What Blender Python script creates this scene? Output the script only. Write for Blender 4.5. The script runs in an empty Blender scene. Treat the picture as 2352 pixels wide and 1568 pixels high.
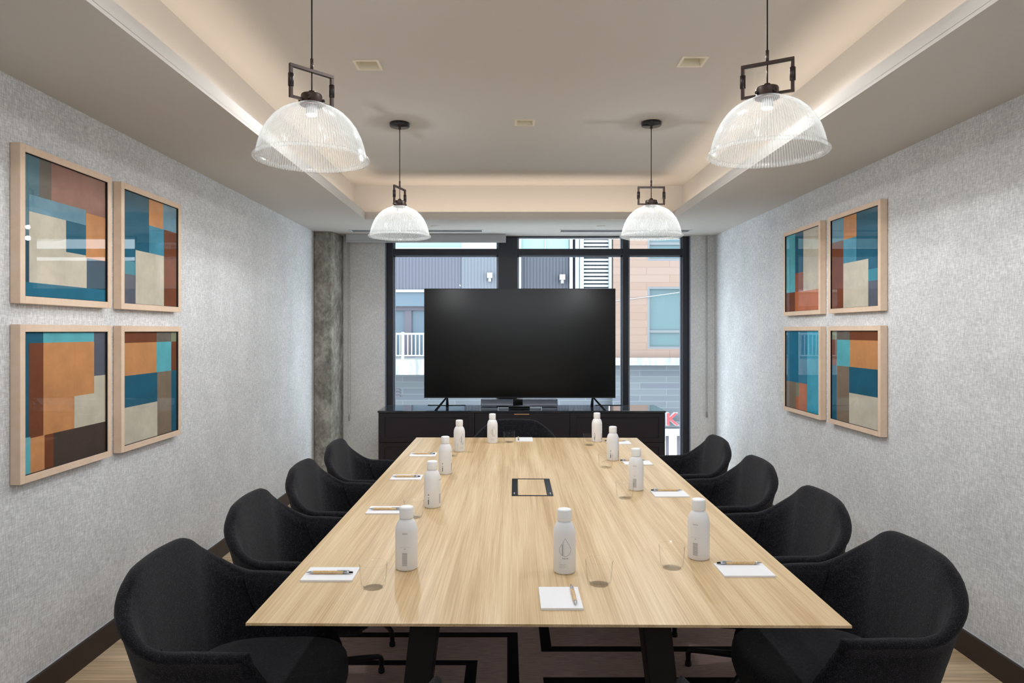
import bpy, bmesh, math, random
from mathutils import Vector, Matrix
random.seed(7)
S = bpy.context.scene
COL = S.collection
PI = math.pi

# ------------------------------------------------------------------ camera, world, exposure
CAM_H = 1.45
cd = bpy.data.cameras.new('camera'); cam = bpy.data.objects.new('camera', cd); COL.objects.link(cam)
cam.location = (0, 0, CAM_H); cam.rotation_euler = (PI/2, 0, 0)
cd.sensor_width = 36; cd.lens = 36*1600/2352
cd.shift_x = (1176-1165)/2352; cd.shift_y = -(784-760)/2352
cd.clip_start = .05; cd.clip_end = 200
S.camera = cam

W = bpy.data.worlds.new('overcast_sky'); S.world = W; W.use_nodes = True
bg = W.node_tree.nodes['Background']
bg.inputs[0].default_value = (.86, .94, 1.0, 1); bg.inputs[1].default_value = 6.0

S.view_settings.view_transform = 'Standard'; S.view_settings.look = 'None'
S.view_settings.gamma = 1; S.view_settings.exposure = 0.13; S.view_settings.use_curve_mapping = False

def lamp(name, kind, loc, energy, color=(1,1,1), rot=(0,0,0), parent=None, **kw):
    l = bpy.data.lights.new(name, kind); l.energy = energy; l.color = color
    for k, v in kw.items():
        setattr(l, k, v)
    o = bpy.data.objects.new(name, l); COL.objects.link(o); o.location = loc; o.rotation_euler = rot
    if parent: o.parent = parent
    return o
WARM = (1.0, .83, .66)
COVE_E = 3.3; DOWN_E = 18; PEND_E = 2.5; PEND_DOWN = 9
# LED lines of the ceiling cove, lying behind the lip and shining up and outwards
lamp('cove_light_left', 'AREA', (-1.245, 2.9, 2.425), COVE_E*1.5, WARM, (0, PI-.45, 0), shape='RECTANGLE', size=.03, size_y=6.0)
lamp('cove_light_right', 'AREA', (1.445, 2.9, 2.425), COVE_E*1.5, WARM, (0, PI+.45, 0), shape='RECTANGLE', size=.03, size_y=6.0)
lamp('cove_light_far', 'AREA', (.1, 5.955, 2.425), COVE_E*.82, WARM, (PI-.35, 0, 0), shape='RECTANGLE', size=2.5, size_y=.03)
# daylight portal in the window opening
po = lamp('window_portal', 'AREA', (.3, 7.2, 1.2), 1, (1,1,1), (-PI/2, 0, 0), shape='RECTANGLE', size=3.0, size_y=2.4)
po.data.cycles.is_portal = True

# ------------------------------------------------------------------ helpers
def lin(c):
    c = c/255
    return c/12.92 if c <= .04045 else ((c+.055)/1.055)**2.4
def C(r, g, b): return (lin(r), lin(g), lin(b), 1)

class MB:
    def __init__(s): s.v = []; s.f = []; s.m = []; s.sm = []
    def add(s, vs, fs, mi=0, smooth=False):
        o = len(s.v); s.v += [tuple(p) for p in vs]
        for f in fs:
            s.f.append([i+o for i in f]); s.m.append(mi); s.sm.append(smooth)
    def box(s, x0, x1, y0, y1, z0, z1, mi=0):
        vs = [(x0,y0,z0),(x1,y0,z0),(x1,y1,z0),(x0,y1,z0),(x0,y0,z1),(x1,y0,z1),(x1,y1,z1),(x0,y1,z1)]
        s.add(vs, [(0,3,2,1),(4,5,6,7),(0,1,5,4),(1,2,6,5),(2,3,7,6),(3,0,4,7)], mi)
        return s
    def hexa(s, b, t, mi=0):   # b, t: four points each, counter-clockwise from above
        s.add(list(b)+list(t), [(0,3,2,1),(4,5,6,7),(0,1,5,4),(1,2,6,5),(2,3,7,6),(3,0,4,7)], mi)
        return s
    def prism(s, pts, z0, z1, mi=0):
        n = len(pts)
        s.add([(x,y,z0) for x,y in pts]+[(x,y,z1) for x,y in pts],
              [list(range(n))[::-1], list(range(n,2*n))]+[(i,(i+1)%n,n+(i+1)%n,n+i) for i in range(n)], mi)
        return s
    def rings(s, rr, mi=0, smooth=True, cap=True, closed=False):
        n = len(rr[0]); vs = [p for r in rr for p in r]; fs = []
        k = len(rr)
        for j in range(k if closed else k-1):
            a = j*n; b = ((j+1) % k)*n
            for i in range(n):
                fs.append((a+i, a+(i+1)%n, b+(i+1)%n, b+i))
        if cap and not closed:
            fs.append(list(range(n))[::-1]); fs.append([(k-1)*n+i for i in range(n)])
        s.add(vs, fs, mi, smooth)
        return s
    def lathe(s, prof, n=48, c=(0,0,0), mi=0, cap=False, closed=False, smooth=True):
        rr = [[(c[0]+r*math.cos(2*PI*i/n), c[1]+r*math.sin(2*PI*i/n), c[2]+z) for i in range(n)] for r, z in prof]
        return s.rings(rr, mi, smooth, cap, closed)
    def cyl(s, p0, p1, r, n=16, mi=0, r1=None):
        return s.tube([p0, p1], [r, r if r1 is None else r1], n, mi)
    def tube(s, path, r, n=12, mi=0):
        P = [Vector(p) for p in path]
        rs = r if isinstance(r, (list, tuple)) else [r]*len(P)
        rr = []; up = None
        for i, p in enumerate(P):
            t = (P[min(i+1, len(P)-1)]-P[max(i-1, 0)]).normalized()
            if up is None:
                up = Vector((0,0,1)) if abs(t.z) < .9 else Vector((0,1,0))
            a = t.cross(up)
            if a.length < 1e-4: a = t.cross(Vector((1,0,0)))
            a.normalize(); b = a.cross(t).normalized(); up = b
            rr.append([tuple(p+rs[i]*(math.cos(2*PI*k/n)*a+math.sin(2*PI*k/n)*b)) for k in range(n)])
        return s.rings(rr, mi, True, True)
    def quad(s, a, b, c, d, mi=0):
        s.add([a,b,c,d], [(0,1,2,3)], mi); return s
    def build(s, name, mats, parent=None, bevel=0, seg=2, label=None, loc=None, shade=None):
        me = bpy.data.meshes.new(name); me.from_pydata(s.v, [], s.f)
        if not isinstance(mats, (list, tuple)): mats = [mats]
        for m in mats: me.materials.append(m)
        for p, mi, sm in zip(me.polygons, s.m, s.sm):
            p.material_index = mi; p.use_smooth = sm
        bm = bmesh.new(); bm.from_mesh(me); bmesh.ops.recalc_face_normals(bm, faces=bm.faces); bm.to_mesh(me); bm.free()
        o = bpy.data.objects.new(name, me); COL.objects.link(o)
        if loc: o.location = loc
        if parent: o.parent = parent
        if bevel:
            b = o.modifiers.new('bevel', 'BEVEL'); b.width = bevel; b.segments = seg; b.limit_method = 'ANGLE'; b.angle_limit = .6
            b.harden_normals = False
        if label: o['label'] = label
        return o

def thing(name, label, cat, loc=(0,0,0), rz=0, group=None):
    o = bpy.data.objects.new(name, None); COL.objects.link(o); o.empty_display_size = .1
    o.location = loc; o.rotation_euler = (0, 0, rz)
    return tag(o, label, cat, group)
def tag(o, label, cat, group=None):
    o['label'] = label; o['category'] = cat
    if group: o['group'] = group
    return o
def struct(o):
    o['kind'] = 'structure'; return o
def dup(root, loc, rz, label, group=None, drop=()):
    r = root.copy(); COL.objects.link(r); r.location = loc; r.rotation_euler = (0, 0, rz); r['label'] = label
    if group: r['group'] = group
    for ch in list(root.children):
        if ch.name.split('.')[0] in drop: continue
        c = ch.copy(); COL.objects.link(c); c.parent = r
        for g in list(ch.children):
            d = g.copy(); COL.objects.link(d); d.parent = c
    return r

# ------------------------------------------------------------------ materials
def mat(name, col=None, rough=.5, metal=0, spec=.5, **kw):
    m = bpy.data.materials.new(name); m.use_nodes = True
    p = m.node_tree.nodes['Principled BSDF']
    if col: p.inputs['Base Color'].default_value = col
    p.inputs['Roughness'].default_value = rough; p.inputs['Metallic'].default_value = metal
    p.inputs['Specular IOR Level'].default_value = spec
    for k, v in kw.items(): p.inputs[k].default_value = v
    return m
def nd(m, t, **kw):
    n = m.node_tree.nodes.new(t)
    for k, v in kw.items(): setattr(n, k, v)
    return n
def lk(m, a, b): m.node_tree.links.new(a, b)
def coords(m, scale, rot=(0,0,0), kind='Object'):
    tc = nd(m, 'ShaderNodeTexCoord'); mp = nd(m, 'ShaderNodeMapping')
    mp.inputs['Scale'].default_value = scale; mp.inputs['Rotation'].default_value = rot
    lk(m, tc.outputs[kind], mp.inputs['Vector']); return mp.outputs['Vector']
def noise(m, vec, scale=1, detail=3, rough=.5, dist=0):
    n = nd(m, 'ShaderNodeTexNoise'); n.inputs['Scale'].default_value = scale; n.inputs['Detail'].default_value = detail
    n.inputs['Roughness'].default_value = rough; n.inputs['Distortion'].default_value = dist
    lk(m, vec, n.inputs['Vector']); return n.outputs['Fac']
def ramp(m, fac, stops):
    r = nd(m, 'ShaderNodeValToRGB'); e = r.color_ramp.elements
    e[0].position, e[0].color = stops[0]; e[1].position, e[1].color = stops[-1]
    for p, c in stops[1:-1]:
        x = e.new(p); x.color = c
    lk(m, fac, r.inputs['Fac']); return r.outputs['Color']
def mixc(m, fac, a, b, blend='MIX'):
    x = nd(m, 'ShaderNodeMix', data_type='RGBA', blend_type=blend)
    for s, v in ((x.inputs[0], fac), (x.inputs[6], a), (x.inputs[7], b)):
        if hasattr(v, 'links'): lk(m, v, s)
        else: s.default_value = v
    return x.outputs[2]
def bump(m, h, strength=.3, dist=.002):
    b = nd(m, 'ShaderNodeBump'); b.inputs['Strength'].default_value = strength; b.inputs['Distance'].default_value = dist
    lk(m, h, b.inputs['Height']); lk(m, b.outputs['Normal'], m.node_tree.nodes['Principled BSDF'].inputs['Normal'])
def base(m, c): lk(m, c, m.node_tree.nodes['Principled BSDF'].inputs['Base Color'])
def math2(m, op, a, b):
    n = nd(m, 'ShaderNodeMath', operation=op)
    for i, v in enumerate((a, b)):
        if hasattr(v, 'links'): lk(m, v, n.inputs[i])
        else: n.inputs[i].default_value = v
    return n.outputs[0]

def wallpaper(name, c0, c1):
    m = mat(name, rough=.85, spec=.2)
    v1 = coords(m, (230, 230, 34)); v2 = coords(m, (40, 40, 210)); v3 = coords(m, (5, 5, 5))
    a = noise(m, v1, 1, 2); b = noise(m, v2, 1, 2); c = noise(m, v3, 1, 3)
    s = math2(m, 'ADD', math2(m, 'MULTIPLY', a, .5), math2(m, 'MULTIPLY', b, .35))
    s = math2(m, 'ADD', s, math2(m, 'MULTIPLY', c, .15))
    base(m, ramp(m, s, [(.34, c0), (.5, [(x+y)/2 for x, y in zip(c0, c1)]), (.62, c1)]))
    bump(m, s, .35, .002); return m
M = {}
M['wallpaper'] = wallpaper('woven_wallpaper', C(188,190,192), C(238,240,242))
M['wallpaper_window'] = wallpaper('woven_wallpaper_window_wall', C(196,196,195), C(236,236,235))
M['paint'] = mat('ceiling_paint', C(214,210,205), .8, spec=.2)
m = M['concrete'] = mat('raw_concrete', rough=.9, spec=.2)
a = noise(m, coords(m, (5,5,3)), 1, 6, .65, .6); b = noise(m, coords(m, (26,26,20)), 1, 5, .7)
s = math2(m, 'ADD', math2(m, 'MULTIPLY', a, .6), math2(m, 'MULTIPLY', b, .4))
base(m, ramp(m, s, [(.36, C(98,94,86)), (.5, C(142,138,130)), (.64, C(186,182,172))])); bump(m, s, .6, .01)
def wood(name, cols, stretch, rough=.4, rot=(0,0,0), fine=1):
    m = mat(name, rough=rough, spec=.4)
    g = noise(m, coords(m, stretch, rot), 1, 6, .6, .5)
    g2 = noise(m, coords(m, tuple(x*(6*fine if x > 1 else 4) for x in stretch), rot), 1, 3, .6)
    s = math2(m, 'ADD', math2(m, 'MULTIPLY', g, .62), math2(m, 'MULTIPLY', g2, .38))
    base(m, ramp(m, s, [(.36, cols[0]), (.5, cols[1]), (.64, cols[2])]))
    return m
M['oak_table'] = wood('oak_veneer', [C(190,158,114), C(215,187,144), C(232,208,170)], (20, .7, 20), .42, fine=2.2)
M['oak_edge'] = wood('oak_edge', [C(158,120,80), C(180,142,98), C(196,160,116)], (3, 3, 60), .5)
m = M['floor'] = mat('oak_plank_floor', rough=.45, spec=.4)
br = nd(m, 'ShaderNodeTexBrick'); br.offset = .37
for k, v in (('Scale', 1), ('Mortar Size', .0015), ('Brick Width', 1.5), ('Row Height', .17), ('Bias', 0)): br.inputs[k].default_value = v
br.inputs['Color1'].default_value = C(212,184,148); br.inputs['Color2'].default_value = C(228,204,170); br.inputs['Mortar'].default_value = C(150,120,88)
lk(m, coords(m, (1,1,1)), br.inputs['Vector'])
g = noise(m, coords(m, (1.6, 34, 1)), 1, 5, .6, .4)
base(m, mixc(m, .8, br.outputs['Color'], ramp(m, g, [(.35, C(196,190,182)), (.65, C(255,255,255))]), 'MULTIPLY'))
m = M['carpet'] = mat('brown_carpet', rough=.95, spec=.1)
g = noise(m, coords(m, (14, 260, 1)), 1, 3); g2 = noise(m, coords(m, (3, 3, 1)), 1, 3)
base(m, mixc(m, .3, ramp(m, g, [(.34, C(160,134,128)), (.66, C(208,182,172))]), ramp(m, g2, [(.3, C(164,140,134)), (.7, C(194,170,160))])))
bump(m, g, .5, .004)
M['carpet_black'] = mat('black_carpet_line', C(22,18,20), .95, spec=.1)
M['baseboard'] = mat('dark_brown_paint', C(50,37,34), .45, spec=.4)
M['caulk'] = mat('pale_caulk_line', C(215,215,218), .6)
m = M['boucle'] = mat('black_boucle', rough=.95, spec=.15, **{'Sheen Weight': .12, 'Sheen Roughness': .5})
g = noise(m, coords(m, (1,1,1)), 420, 2, .6); g2 = noise(m, coords(m, (1,1,1)), 90, 3, .6)
s = math2(m, 'ADD', math2(m, 'MULTIPLY', g, .78), math2(m, 'MULTIPLY', g2, .22))
base(m, ramp(m, s, [(.40, C(8,8,11)), (.53, C(22,21,27)), (.66, C(60,59,66))])); bump(m, s, .8, .004)
M['seam'] = mat('black_seam', C(22,21,25), .9, spec=.1)
M['black_metal'] = mat('black_powder_coat', C(22,21,23), .5, spec=.4)
M['rubber'] = mat('black_rubber', C(14,14,14), .8)
M['table_leg'] = mat('black_steel', C(24,22,24), .5, spec=.35)
M['cabinet'] = mat('black_stained_wood', C(36,31,36), .42, spec=.4)
M['cabinet_top'] = mat('polished_black_top', C(46,50,54), .05, spec=.7)
M['copper'] = mat('brushed_copper', C(205,160,125), .35, metal=.9)
M['tv_body'] = mat('dark_bezel', C(40,41,45), .35, metal=.4)
M['screen'] = mat('black_screen', C(2,2,2), .24, spec=.35)
M['grille'] = mat('grey_speaker_cloth', C(165,170,184), .8)
M['gloss_black'] = mat('gloss_black_plastic', C(12,12,14), .2)
M['silver'] = mat('brushed_silver', C(190,195,200), .3, metal=.9)
M['frame_dark'] = mat('dark_window_aluminium', C(34,36,46), .4, spec=.45)
M['bead'] = mat('grey_glazing_bead', C(120,128,142), .4, metal=.3)
M['bronze'] = mat('dark_bronze', C(60,46,42), .42, metal=.35)
M['dark_bronze'] = mat('darker_bronze', C(38,30,29), .45, metal=.3)
M['canopy'] = mat('canopy_black', C(30,32,36), .3, spec=.5)
M['cord'] = mat('black_cord', C(26,21,20), .6)
M['blind'] = mat('blind_fabric', C(190,192,196), .7)
M['clear_cord'] = mat('bead_chain', C(150,150,150), .5)
M['white_plastic'] = mat('white_plastic', C(226,227,228), .4)
M['diffuser'] = mat('slot_diffuser_dark', C(95,102,110), .6)
M['lamp_trim'] = mat('ivory_trim', C(240,232,215), .5)
M['lamp_recess'] = mat('ivory_recess', C(236,230,208), .5)
M['bottle'] = mat('white_aluminium', C(240,241,244), .42, spec=.35)
M['cap'] = mat('white_cap', C(243,245,248), .5, spec=.3)
M['print'] = mat('grey_print', C(96,98,104), .6)
M['print_light'] = mat('light_grey_print', C(172,172,176), .6)
M['paper'] = mat('white_paper', C(245,246,250), .6, spec=.2)
M['bamboo'] = wood('bamboo_barrel', [C(196,160,110), C(214,180,130), C(226,196,150)], (60, 8, 60), .4)
M['picture_wood'] = wood('maple_frame', [C(228,200,174), C(233,207,182), C(238,214,190)], (5, 5, 5), .5)
M['mat_black'] = mat('frame_rebate', C(30,24,22), .8)

def thin_glass(name, tint=(1,1,1,1), gloss=1.0, ior=1.45, rough=0):
    m = bpy.data.materials.new(name); m.use_nodes = True; nt = m.node_tree
    for n in list(nt.nodes):
        if n.type != 'OUTPUT_MATERIAL': nt.nodes.remove(n)
    out = nt.nodes[0]; t = nd(m, 'ShaderNodeBsdfTransparent'); t.inputs[0].default_value = tint
    g = nd(m, 'ShaderNodeBsdfGlossy'); g.inputs['Roughness'].default_value = rough
    f = nd(m, 'ShaderNodeFresnel'); f.inputs[0].default_value = ior
    ge = nd(m, 'ShaderNodeNewGeometry')
    k = math2(m, 'MULTIPLY', math2(m, 'MULTIPLY', f.outputs[0], gloss), math2(m, 'SUBTRACT', 1, ge.outputs['Backfacing']))
    x = nd(m, 'ShaderNodeMixShader'); lk(m, k, x.inputs[0]); lk(m, t.outputs[0], x.inputs[1]); lk(m, g.outputs[0], x.inputs[2])
    lk(m, x.outputs[0], out.inputs[0]); return m
M['pane'] = thin_glass('window_glass', (.97,.99,1,1), .25)
M['picture_glass'] = thin_glass('picture_glass', (1,1,1,1), .9)
m = M['tumbler'] = thin_glass('clear_tumbler_glass', (1,1,1,1), .5, 1.4)
lw = nd(m, 'ShaderNodeLayerWeight'); lw.inputs[0].default_value = .5
tb = [n for n in m.node_tree.nodes if n.type == 'BSDF_TRANSPARENT'][0]
lk(m, ramp(m, lw.outputs['Facing'], [(.0, (1,1,1,1)), (.80, (.992,.995,.992,1)), (1, (.50,.54,.52,1))]), tb.inputs[0])
# ribbed pressed-glass shade: part clear, part scattering, glossy ribs
m = M['shade'] = bpy.data.materials.new('ribbed_shade_glass'); m.use_nodes = True; nt = m.node_tree
for n in list(nt.nodes):
    if n.type != 'OUTPUT_MATERIAL': nt.nodes.remove(n)
out = nt.nodes[0]
tr = nd(m, 'ShaderNodeBsdfTransparent'); tr.inputs[0].default_value = (.97,.98,.98,1)
tl = nd(m, 'ShaderNodeBsdfTranslucent'); tl.inputs[0].default_value = (.95,.96,.95,1)
df = nd(m, 'ShaderNodeBsdfDiffuse'); df.inputs[0].default_value = (.86,.88,.87,1)
gl = nd(m, 'ShaderNodeBsdfGlossy'); gl.inputs['Roughness'].default_value = .12
fr = nd(m, 'ShaderNodeFresnel'); fr.inputs[0].default_value = 1.5
x1 = nd(m, 'ShaderNodeMixShader'); x1.inputs[0].default_value = .5; lk(m, tl.outputs[0], x1.inputs[1]); lk(m, df.outputs[0], x1.inputs[2])
x2 = nd(m, 'ShaderNodeMixShader'); 
tc = nd(m, 'ShaderNodeTexCoord'); sx = nd(m, 'ShaderNodeSeparateXYZ'); lk(m, tc.outputs['Object'], sx.inputs[0])
ang = math2(m, 'SINE', math2(m, 'MULTIPLY', math2(m, 'ARCTAN2', sx.outputs[0], sx.outputs[1]), 120), 0)
lk(m, math2(m, 'MULTIPLY_ADD', ang, .11), x2.inputs[0]); m.node_tree.nodes[-1].inputs[2].default_value = .20
lk(m, tr.outputs[0], x2.inputs[1]); lk(m, x1.outputs[0], x2.inputs[2])
x3 = nd(m, 'ShaderNodeMixShader'); ge = nd(m, 'ShaderNodeNewGeometry'); lk(m, math2(m, 'MULTIPLY', math2(m, 'MULTIPLY', fr.outputs[0], .9), math2(m, 'SUBTRACT', 1, ge.outputs['Backfacing'])), x3.inputs[0]); lk(m, x2.outputs[0], x3.inputs[1]); lk(m, gl.outputs[0], x3.inputs[2])
lk(m, x3.outputs[0], out.inputs[0])
def emit(name, col, strength):
    m = bpy.data.materials.new(name); m.use_nodes = True; p = m.node_tree.nodes['Principled BSDF']
    p.inputs['Base Color'].default_value = col; p.inputs['Emission Color'].default_value = col; p.inputs['Emission Strength'].default_value = strength
    return m
M['bulb'] = emit('lit_bulb', (1,.98,.95,1), 1.0)
M['shop_light'] = emit('lit_shop_interior', (.8,.76,.64,1), .35)
M['sign_red'] = emit('lit_red_letter', C(205,40,46), .35)

# ------------------------------------------------------------------ room shell
XL, XR, YB, YR = -1.84, 2.06, 6.93, -1.0
ZS, ZL, ZU = 2.395, 2.46, 2.73          # soffit, lip top, upper ceiling
struct(MB().box(XL-.12, XR+.12, YR-.12, YB+.25, -.1, 0).build('floor', M['floor']))
struct(MB().box(XL-.12, XL, YR-.12, YB+.25, 0, 2.9).build('wall_left', M['wallpaper']))
struct(MB().box(XR, XR+.12, YR-.12, YB+.25, 0, 2.9).build('wall_right', M['wallpaper']))
b = MB(); b.box(XL, XR, YR-.12, YR, 0, 1.85).box(XL, XR, YR-.12, YR, 2.3, 2.9).box(XL, -.6, YR-.12, YR, 1.85, 2.3).box(1.2, XR, YR-.12, YR, 1.85, 2.3)  # high opening behind the camera is invented, lets in fill light
struct(b.build('wall_rear', M['wallpaper']))
b = MB().box(XL, -1.215, YB, YB+.25, 0, ZS).box(1.822, XR, YB, YB+.25, 0, ZS)
struct(b.build('wall_back', M['wallpaper_window']))
# concrete column in the far left corner, chamfered towards the room
struct(MB().prism([(XL, 6.62), (-1.672, 6.62), (-1.637, 6.76), (-1.628, 6.93), (XL, 6.93)], 0, ZS).build('wall_column', M['concrete'], bevel=.012, seg=3))

def slab(b, x0, x1, y0, y1, z0, z1, holes):
    xs = sorted({x0, x1, *[h[0] for h in holes], *[h[1] for h in holes]})
    ys = sorted({y0, y1, *[h[2] for h in holes], *[h[3] for h in holes]})
    for i in range(len(xs)-1):
        for j in range(len(ys)-1):
            cx, cy = (xs[i]+xs[i+1])/2, (ys[j]+ys[j+1])/2
            if any(h[0] < cx < h[1] and h[2] < cy < h[3] for h in holes): continue
            b.box(xs[i], xs[i+1], ys[j], ys[j+1], z0, z1)
TX0, TX1, TY0, TY1 = -1.204, 1.404, -.3, 5.906      # tray opening
UX0, UX1, UY0, UY1 = TX0-.14, TX1+.14, TY0-.14, 6.13
DL = [(-.67, 3.35), (.88, 3.31), (.107, 4.275), (-.67, 1.35), (.88, 1.35), (.107, 2.35)]  # last three lie out of view, added to brighten the room
SLOTS = [(-1.47, -.235), (.50, 1.72)]
b = MB()
slab(b, XL, XR, YR, YB+.25, ZS, ZS+.015, [(TX0, TX1, TY0, TY1)]+[(x0, x1, 6.51, 6.63) for x0, x1 in SLOTS])
slab(b, UX0-.03, UX1+.03, UY0-.03, UY1+.03, ZU, ZU+.03, [(x-.05, x+.05, y-.05, y+.05) for x, y in DL])
b.box(UX0-.02, UX0, UY0, UY1, ZS+.015, ZU); b.box(UX1, UX1+.02, UY0, UY1, ZS+.015, ZU)
b.box(UX0, UX1, UY1, UY1+.02, ZS+.015, ZU); b.box(UX0, UX1, UY0-.02, UY0, ZS+.015, ZU)
b.box(XL, XR, YR, YB+.25, 2.86, 2.9)
struct(b.build('ceiling', M['paint']))
b = MB()
b.box(TX0-.018, TX0, TY0, TY1, ZS+.014, ZL); b.box(TX1, TX1+.018, TY0, TY1, ZS+.014, ZL)
b.box(TX0-.018, TX1+.018, TY1, TY1+.018, ZS+.014, ZL); b.box(TX0-.018, TX1+.018, TY0-.018, TY0, ZS+.014, ZL)
struct(b.build('trim_1', M['paint']))
for nm, x0, x1, cx0, cx1 in (('baseboard_left', XL, XL+.016, XL, XL+.003), ('baseboard_right', XR-.016, XR, XR-.003, XR)):
    y1 = 6.62 if x0 < 0 else YB
    b = MB().box(x0, x1, YR, y1, 0, .108, 0); b.box(cx0, cx1, YR, y1, .108, .1115, 1)
    struct(b.build(nm, [M['baseboard'], M['caulk']]))
b = MB().box(-1.628, -1.215, YB-.016, YB, 0, .108).box(1.822, XR-.016, YB-.016, YB, 0, .108)
struct(b.build('baseboard_back', M['baseboard']))

# ------------------------------------------------------------------ window
w = struct(bpy.data.objects.new('window_1', None)); COL.objects.link(w); w.location = (.3, 7.0, 0)
def at(o): # build in world coordinates, hang on the parent's base
    p = o.parent; o.location = tuple(-c for c in p.location) if p.rotation_euler.z == 0 else o.location; return o
F0, F1 = 6.95, 7.06
at(MB().box(-1.203, -1.138, F0, F1, 0, ZS).box(1.75, 1.811, F0, F1, 0, ZS).box(-1.138, 1.75, F0, F1, 0, .09).box(-1.138, 1.75, F0, F1, 2.385, ZS)
   .build('window_frame', M['frame_dark'], w, bevel=.003))
at(MB().box(-.091, .102, F0, F1, .09, 2.385).build('mullion', M['frame_dark'], w, bevel=.003, label='wide dark mullion behind the television'))
at(MB().box(1.152, 1.212, F0, F1, .09, 2.385).build('mullion', M['frame_dark'], w, bevel=.003, label='narrow dark mullion'))
at(MB().box(-1.138, -.091, F0, F1, 2.206, 2.271).box(.102, 1.152, F0, F1, 2.206, 2.271).box(1.212, 1.75, F0, F1, 2.206, 2.271)
   .build('transom', M['frame_dark'], w, bevel=.003))
b = MB()
for x0, x1 in ((-1.138, -.091), (.102, 1.152), (1.212, 1.75)):
    b.box(x0, x1, F0+.03, F0+.06, 2.192, 2.206); b.box(x0, x0+.016, F0+.03, F0+.06, .09, 2.206); b.box(x1-.016, x1, F0+.03, F0+.06, .09, 2.206)
    b.box(x0, x1, F0+.03, F0+.06, .09, .104)
    b.box(x0, x0+.016, F0+.03, F0+.06, 2.271, 2.385); b.box(x1-.016, x1, F0+.03, F0+.06, 2.271, 2.385)
at(b.build('glazing_bead', M['bead'], w))
for x0, x1 in ((-1.138, -.091), (.102, 1.152), (1.212, 1.75)):
    for z0, z1 in ((.09, 2.206), (2.271, 2.385)):
        at(MB().box(x0, x1, 7.015, 7.021, z0, z1).build('pane', M['pane'], w))
struct(MB().box(-1.215, -1.203, 6.925, 7.06, 0, ZS).box(1.811, 1.822, 6.925, 7.06, 0, ZS).build('trim_2', M['bead']))

# roller blind head with its cord, and the cord of the second blind
t = thing('roller_blind', 'pale grey roller blind housing above the left window with its pull cord', 'blind', (-.79, 6.84, ZS))
at(MB().box(-1.57, -.013, 6.78, 6.91, 2.325, ZS).box(-1.57, -.013, 6.775, 6.78, 2.312, 2.33).build('blind_housing', M['blind'], t, bevel=.004))
at(MB().tube([(-1.56,6.83,2.33),(-1.56,6.83,.64),(-1.548,6.83,.625),(-1.536,6.83,.64),(-1.545,6.83,2.33)], .0022, 6).build('pull_cord', M['clear_cord'], t))
at(MB().lathe([(.001,.0),(.009,.01),(.010,.05),(.004,.07)], 12, (-1.548,6.83,.565), cap=True).build('cord_weight', M['clear_cord'], t))
t = thing('blind_cord', 'thin grey blind cord hanging on the right of the window', 'cord', (1.98, 6.9, ZS))
at(MB().tube([(1.972,6.905,ZS),(1.972,6.905,.66),(1.978,6.905,.65),(1.984,6.905,.66),(1.984,6.905,ZS)], .0022, 6).build('pull_cord', M['clear_cord'], t))
at(MB().lathe([(.001,.0),(.009,.01),(.010,.05),(.004,.06)], 12, (1.978,6.905,.592), cap=True).build('cord_weight', M['clear_cord'], t))

# ------------------------------------------------------------------ ceiling fittings
for i, (x0, x1) in enumerate(SLOTS):
    t = thing('air_vent', ['linear slot air vent in the ceiling above the left half of the window', 'linear slot air vent in the ceiling above the right half of the window'][i], 'air vent', ((x0+x1)/2, 6.57, ZS), 0, 'slot vents above the window')
    at(MB().box(x0, x1, 6.51, 6.63, ZS+.03, ZS+.04).build('backing', M['diffuser'], t))
    at(MB().box(x0-.012, x0+.004, 6.50, 6.64, ZS-.004, ZS+.03).box(x1-.004, x1+.012, 6.50, 6.64, ZS-.004, ZS+.03)
       .box(x0, x1, 6.50, 6.514, ZS-.004, ZS+.03).box(x0, x1, 6.626, 6.64, ZS-.004, ZS+.03).build('vent_frame', M['white_plastic'], t))
    at(MB().box(x0, x1, 6.555, 6.562, ZS, ZS+.03).box(x0, x1, 6.585, 6.592, ZS, ZS+.03).build('vane', M['diffuser'], t))
for i, x in enumerate((-.646, .842)):
    o = MB().lathe([(.0,-.006),(.034,-.006),(.040,-.003),(.042,0)], 24, (0,0,0), cap=False).build('sprinkler_cover', M['paint'], loc=(x, 6.27, ZS))
    tag(o, ['flat round sprinkler cover before the left slot vent', 'flat round sprinkler cover before the right slot vent'][i], 'sprinkler', 'sprinkler covers')
DLn = ['square recessed downlight left of centre in the tray ceiling', 'square recessed downlight right of centre in the tray ceiling', 'square recessed downlight in the middle, farthest from the camera']
DLn += ['unseen downlight added for light above the near left chair', 'unseen downlight added for light above the near right chair', 'unseen downlight added for light above the near part of the table']
for (x, y), lb in zip(DL, DLn):
    t = thing('downlight', lb, 'ceiling light', (x, y, ZU), 0, 'recessed downlights')
    f = MB(); r = MB()
    a, c = .062, .05
    for s0, s1 in ((a, c),):
        f.box(-a, a, -a, -c, -.004, .002).box(-a, a, c, a, -.004, .002).box(-a, -c, -c, c, -.004, .002).box(c, a, -c, c, -.004, .002)
    f.build('trim_ring', M['lamp_trim'], t)
    q = [(-c,-c),(c,-c),(c,c),(-c,c)]; k = .6
    r.add([(px,py,0) for px,py in q]+[(px*k,py*k,.07) for px,py in q], [(0,1,5,4),(1,2,6,5),(2,3,7,6),(3,0,4,7),(4,5,6,7)])
    r.build('reflector', M['lamp_recess'], t)
    lamp('downlight_lamp', 'SPOT', (0,0,-.036), DOWN_E*(1.0 if y > 3 else .72), (.98,.99,1), parent=t, spot_size=2.95, spot_blend=.25, shadow_soft_size=.03)
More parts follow.
